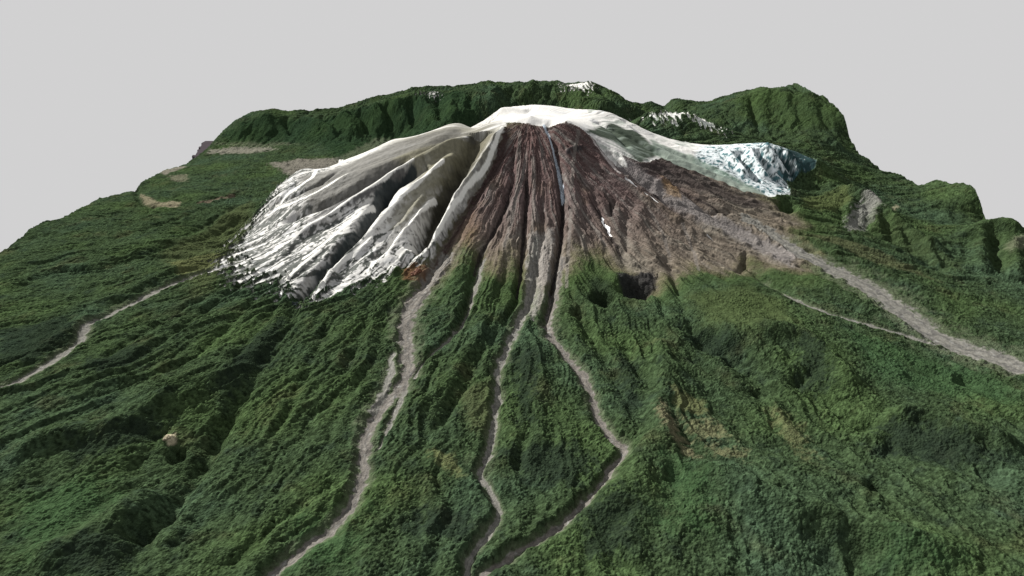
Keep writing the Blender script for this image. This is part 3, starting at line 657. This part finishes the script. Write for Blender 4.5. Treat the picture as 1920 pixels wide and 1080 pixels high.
scene = bpy.context.scene
def link(o): scene.collection.objects.link(o); return o
def mesh_from(name, q, mat):
    used = np.zeros(NX * NY, bool); used[q.ravel()] = True
    remap = np.cumsum(used, dtype=np.int64) - 1
    v = VV[used]; qq = remap[q].astype(np.int32)
    me = bpy.data.meshes.new(name)
    me.vertices.add(len(v)); me.vertices.foreach_set('co', v.ravel())
    me.loops.add(qq.size); me.loops.foreach_set('vertex_index', qq.ravel())
    me.polygons.add(len(qq)); me.polygons.foreach_set('loop_start', np.arange(0, qq.size, 4, dtype=np.int32))
    me.update(calc_edges=True)
    me.polygons.foreach_set('use_smooth', np.ones(len(qq), bool))
    ca = me.color_attributes.new('ground_cover', 'FLOAT_COLOR', 'POINT')
    c4 = np.ones((len(v), 4), np.float32); c4[:, :3] = AA[used]; ca.data.foreach_set('color', c4.ravel())
    me.normals_split_custom_set_from_vertices(NN[used])
    me.materials.append(mat)
    return link(bpy.data.objects.new(name, me))

# ------------------------------------------------------------------ materials
def cover_material(name, rough, s1, s2, amp, bump, dist, spec=.2):
    m = bpy.data.materials.new(name); m.use_nodes = True; nt = m.node_tree; nd = nt.nodes; ln = nt.links
    b = nd['Principled BSDF']; b.inputs['Roughness'].default_value = rough; b.inputs['Specular IOR Level'].default_value = spec
    at = nd.new('ShaderNodeAttribute'); at.attribute_name = 'ground_cover'
    tc = nd.new('ShaderNodeTexCoord')
    n1 = nd.new('ShaderNodeTexNoise'); n1.inputs['Scale'].default_value = s1; n1.inputs['Detail'].default_value = 5; n1.inputs['Roughness'].default_value = .65
    vo = nd.new('ShaderNodeTexVoronoi'); vo.inputs['Scale'].default_value = s2
    ln.new(tc.outputs['Object'], n1.inputs['Vector']); ln.new(tc.outputs['Object'], vo.inputs['Vector'])
    mr = nd.new('ShaderNodeMapRange'); mr.inputs[1].default_value = .3; mr.inputs[2].default_value = .7; mr.inputs[3].default_value = 1 - amp; mr.inputs[4].default_value = 1 + amp
    ln.new(n1.outputs['Fac'], mr.inputs[0])
    mx = nd.new('ShaderNodeVectorMath'); mx.operation = 'SCALE'
    ln.new(at.outputs['Color'], mx.inputs[0]); ln.new(mr.outputs[0], mx.inputs['Scale']); ln.new(mx.outputs[0], b.inputs['Base Color'])
    ad = nd.new('ShaderNodeMath'); ad.operation = 'SUBTRACT'; ln.new(n1.outputs['Fac'], ad.inputs[0]); ln.new(vo.outputs['Distance'], ad.inputs[1])
    bp = nd.new('ShaderNodeBump'); bp.inputs['Strength'].default_value = bump; bp.inputs['Distance'].default_value = dist
    ln.new(ad.outputs[0], bp.inputs['Height']); ln.new(bp.outputs[0], b.inputs['Normal'])
    return m
M_forest = cover_material('forest_canopy', .95, .03, .045, .35, .8, 12, .0)
M_rock = cover_material('volcanic_scree', .95, .02, .03, .25, .7, 8, .0)
M_snow = cover_material('snow', .8, .006, .02, .06, .3, 4, .05)
M_gravel = cover_material('river_gravel', .95, .03, .05, .28, .7, 5, .0)

def tag(o, label, kind='structure', cat=None, group=None):
    o['label'] = label
    if kind: o['kind'] = kind
    if cat: o['category'] = cat
    if group: o['group'] = group
    return o
SPEC = {0: ('forest', M_forest, 'dense green forest and scrub covering the slopes around the volcano', 'stuff'),
        1: ('hills', M_forest, 'long forested ridge along the back with dark fluted walls', 'structure'),
        2: ('hills', M_forest, 'big rounded green hill at the back right', 'structure'),
        3: ('hills', M_forest, 'low flat-topped wooded hill at the right edge', 'structure'),
        4: ('hills', M_forest, 'green bluff with a grey rock face right of the ice peak', 'structure'),
        5: ('hills', M_forest, 'grooved green hill cut by the right picture edge', 'structure'),
        6: ('volcano', M_rock, 'bare reddish brown volcanic cone with dark ravines', 'structure'),
        7: ('snow_field', M_snow, 'snow cap and ribbed snow slope on the summit and left flank', 'structure'),
        8: ('glacier', M_snow, 'bluish ice peak on the right shoulder of the volcano', 'structure'),
        9: ('snow_field', M_snow, 'patchy snow on the small ridge behind the summit', 'structure')}
for k, st in enumerate(STREAMS): SPEC[20 + k] = ('stream_bed', M_gravel, st[5], 'structure')
for k, (nm, mat, lab, kind) in SPEC.items():
    q = quads[fc == k]
    if len(q): tag(mesh_from(nm, q, mat), lab, kind); print(nm, len(q))
print('meshes', time.time() - T0)

# ------------------------------------------------------------------ cut faces and base of the tract
bm_ = bpy.data.materials.new('cut_earth'); bm_.use_nodes = True
b = bm_.node_tree.nodes['Principled BSDF']; b.inputs['Specular IOR Level'].default_value = 0; b.inputs['Roughness'].default_value = .95
nz = bm_.node_tree.nodes.new('ShaderNodeTexNoise'); nz.inputs['Scale'].default_value = .01; nz.inputs['Detail'].default_value = 6
tcb = bm_.node_tree.nodes.new('ShaderNodeTexCoord'); bm_.node_tree.links.new(tcb.outputs['Object'], nz.inputs['Vector'])
rp = bm_.node_tree.nodes.new('ShaderNodeValToRGB'); rp.color_ramp.elements[0].color = (.035, .030, .034, 1); rp.color_ramp.elements[1].color = (.055, .048, .053, 1)
bm_.node_tree.links.new(nz.outputs['Fac'], rp.inputs[0]); bm_.node_tree.links.new(rp.outputs[0], b.inputs['Base Color'])
ZB = -.075
per = np.concatenate([idx[0, :], idx[1:, -1], idx[-1, -2::-1], idx[-2:0:-1, 0]])
pv = VV[per]
n_ = len(per)
out = pv.copy()
r2 = np.random.RandomState(3); GR = 0
st = np.repeat(r2.rand(n_ // 9 + 2), 9)[:n_]
ax = np.abs(out[:, 0]) > XE * S - 1; ay = out[:, 1] > Y1 * S - 1
grow = (.05 + .035 * st) * S
cf = (np.clip((out[:, 1] / S - 4.72) / .6, 0, 1) * .17 + .03 * (out[:, 1] / S > 4.8) + .07 * sstep(2.85, 2.6, out[:, 1] / S)) * S * (out[:, 0] < 0)
out[:, 0] += np.where(ax, np.sign(out[:, 0]) * (grow + cf), np.where(ay, 0, 0))
out[:, 1] += np.where(ay, grow, 0)
out[:, 2] = ZB * S + st * .004 * S
low_ = pv.copy(); low_[:, 2] = ZB * S
bot = out.copy(); bot[:, 2] = ZB * S - 260
vs = np.vstack([pv, low_, out, bot]).tolist()
fs = []
for i in range(n_):
    j = (i + 1) % n_
    fs.append((i, j, n_ + j, n_ + i)); fs.append((n_ + i, n_ + j, 2 * n_ + j, 2 * n_ + i)); fs.append((2 * n_ + i, 2 * n_ + j, 3 * n_ + j, 3 * n_ + i))
me = bpy.data.meshes.new('ground'); me.from_pydata(vs, [], fs); me.materials.append(bm_)
tag(link(bpy.data.objects.new('ground', me)), 'grey purple bare base showing past the ragged left edge of the land')

# ------------------------------------------------------------------ things standing on the land
def rock_thing(name, px, py, size, n, colr, label, cat, seed):
    """angular rocks fused to one outcrop"""
    import bmesh
    rr = np.random.RandomState(seed); bm = bmesh.new()
    x0, y0 = hit(px, py); z0 = float(sample(Z, np.array([x0]), np.array([y0]))[0])
    for i in range(n):
        ox, oy = (rr.rand(2) - .5) * size * 1.6; s = size * (.35 + .5 * rr.rand())
        zz = float(sample(Z, np.array([x0 + ox / S]), np.array([y0 + oy / S]))[0])
        vs0 = bmesh.ops.create_icosphere(bm, subdivisions=3, radius=s)['verts']
        pts = np.array([v_.co for v_ in vs0]); k1 = fbm(pts[:, 0] / s + i * 3, pts[:, 1] / s + pts[:, 2] / s * .7, 1.6, 3)
        for v_, kk in zip(vs0, k1):
            v_.co *= 1 + .5 * float(kk); v_.co.z *= .7
            v_.co.x += ox; v_.co.y += oy; v_.co.z += (zz - z0) * S
    me = bpy.data.meshes.new(name); bm.to_mesh(me); bm.free()
    m = cover_material(name + '_stone', .9, .03, .05, .35, .6, 4, .2)
    for nd in m.node_tree.nodes:
        if nd.type == 'ATTRIBUTE': at = nd
    rgb = m.node_tree.nodes.new('ShaderNodeRGB'); rgb.outputs[0].default_value = (*colr, 1)
    for l in list(at.outputs['Color'].links):
        t = l.to_socket; m.node_tree.links.remove(l); m.node_tree.links.new(rgb.outputs[0], t)
    m.node_tree.nodes.remove(at)
    me.materials.append(m)
    o = link(bpy.data.objects.new(name, me)); o.location = (x0 * S, y0 * S, z0 * S)
    tag(o, label, None, cat); return o
rock_thing('rock_outcrop', 316, 832, 30, 7, (.20, .175, .12), 'pale cream rock outcrop beside a black hollow in the forest at lower left', 'rock outcrop', 5)
rock_thing('rock_outcrop', 778, 512, 70, 7, (.10, .045, .028), 'rust red rock outcrop at the foot of the snow slope', 'rock outcrop', 8)

def snow_strip(pts, wpx, label):
    p = smooth_line(pl(pts), 3); vs = []; fs = []
    nseg = len(p)
    for i, c in enumerate(p):
        d = p[min(i + 1, nseg - 1)] - p[max(i - 1, 0)]; d = d / (np.hypot(*d) + 1e-9); nn = np.array([-d[1], d[0]])
        hw = wpx / F * (c[1] * CP + .6 * SP) * math.sin(math.pi * (i + .6) / (nseg + .2)) ** .6
        for s in (-1, -.4, .4, 1):
            q = c + nn * hw * (s * (1 + .35 * math.sin(i * 2.1 + s)) + .7 * math.sin(i * .9))
            z = float(sample(Z, q[:1], q[1:])[0]) * S + (7 if abs(s) < .9 else -2)
            vs.append((q[0] * S, q[1] * S, z))
        if i:
            for s in range(3): fs.append((4 * i - 4 + s, 4 * i - 3 + s, 4 * i + 1 + s, 4 * i + s))
    me = bpy.data.meshes.new('snow_patch'); me.from_pydata(vs, [], fs); me.polygons.foreach_set('use_smooth', [True] * len(fs))
    m = bpy.data.materials.get('snow_drift')
    if not m:
        m = bpy.data.materials.new('snow_drift'); m.use_nodes = True; nt = m.node_tree
        b = nt.nodes['Principled BSDF']; b.inputs['Roughness'].default_value = .6
        z = nt.nodes.new('ShaderNodeTexNoise'); z.inputs['Scale'].default_value = .02; r = nt.nodes.new('ShaderNodeValToRGB')
        t = nt.nodes.new('ShaderNodeTexCoord'); nt.links.new(t.outputs['Object'], z.inputs['Vector'])
        r.color_ramp.elements[0].color = (.62, .62, .62, 1); r.color_ramp.elements[1].color = (.84, .84, .84, 1)
        nt.links.new(z.outputs['Fac'], r.inputs[0]); nt.links.new(r.outputs[0], b.inputs['Base Color'])
    me.materials.append(m)
    tag(link(bpy.data.objects.new('snow_patch', me)), label, None, 'snow patch', 'snow patches on the brown cone')
snow_strip([(1128,404),(1133,415),(1140,428),(1148,441)], 3.2, 'short white snow patch lying in a gully of the brown cone')
snow_strip([(1176,345),(1200,359),(1222,375),(1243,388)], 2.0, 'long thin snow streak along the crest of the right spur')

# ------------------------------------------------------------------ light, sky, camera
w = bpy.data.worlds.new('World'); scene.world = w; w.use_nodes = True
bg = w.node_tree.nodes['Background']; EXPO = 1.15; bg.inputs['Strength'].default_value = 2 ** -EXPO
tc = w.node_tree.nodes.new('ShaderNodeTexCoord'); sx = w.node_tree.nodes.new('ShaderNodeSeparateXYZ'); cr = w.node_tree.nodes.new('ShaderNodeValToRGB')
w.node_tree.links.new(tc.outputs['Generated'], sx.inputs[0]); w.node_tree.links.new(sx.outputs['Z'], cr.inputs[0]); w.node_tree.links.new(cr.outputs[0], bg.inputs['Color'])
cr.color_ramp.elements[0].position = 0; cr.color_ramp.elements[0].color = (.640, .636, .640, 1)
cr.color_ramp.elements[1].position = .6; cr.color_ramp.elements[1].color = (.675, .675, .675, 1)
sd = bpy.data.lights.new('sun', 'SUN'); sd.energy = 5.0; sd.angle = math.radians(.5); sd.color = (1, .965, .90)
so = link(bpy.data.objects.new('sun', sd))
az, el = math.radians(-50), math.radians(33)          # azimuth from +Y (north), negative to the west
from mathutils import Vector
tosun = Vector((math.sin(az) * math.cos(el), math.cos(az) * math.cos(el), math.sin(el)))
so.rotation_euler = tosun.to_track_quat('Z', 'Y').to_euler(); so.location = (0, 0, 3 * S)
cd = bpy.data.cameras.new('camera'); co = link(bpy.data.objects.new('camera', cd)); scene.camera = co
co.location = (0, 0, S); co.rotation_euler = (math.pi / 2 - PITCH, 0, 0)
cd.sensor_width = 36; cd.lens = 36 * F / 1920; cd.clip_start = 10; cd.clip_end = 200000
vs_ = scene.view_settings; vs_.view_transform = 'Standard'; vs_.look = 'None'; vs_.exposure = EXPO; vs_.gamma = 1; vs_.use_curve_mapping = False
scene.cycles.max_bounces = 4
print('done', time.time() - T0)
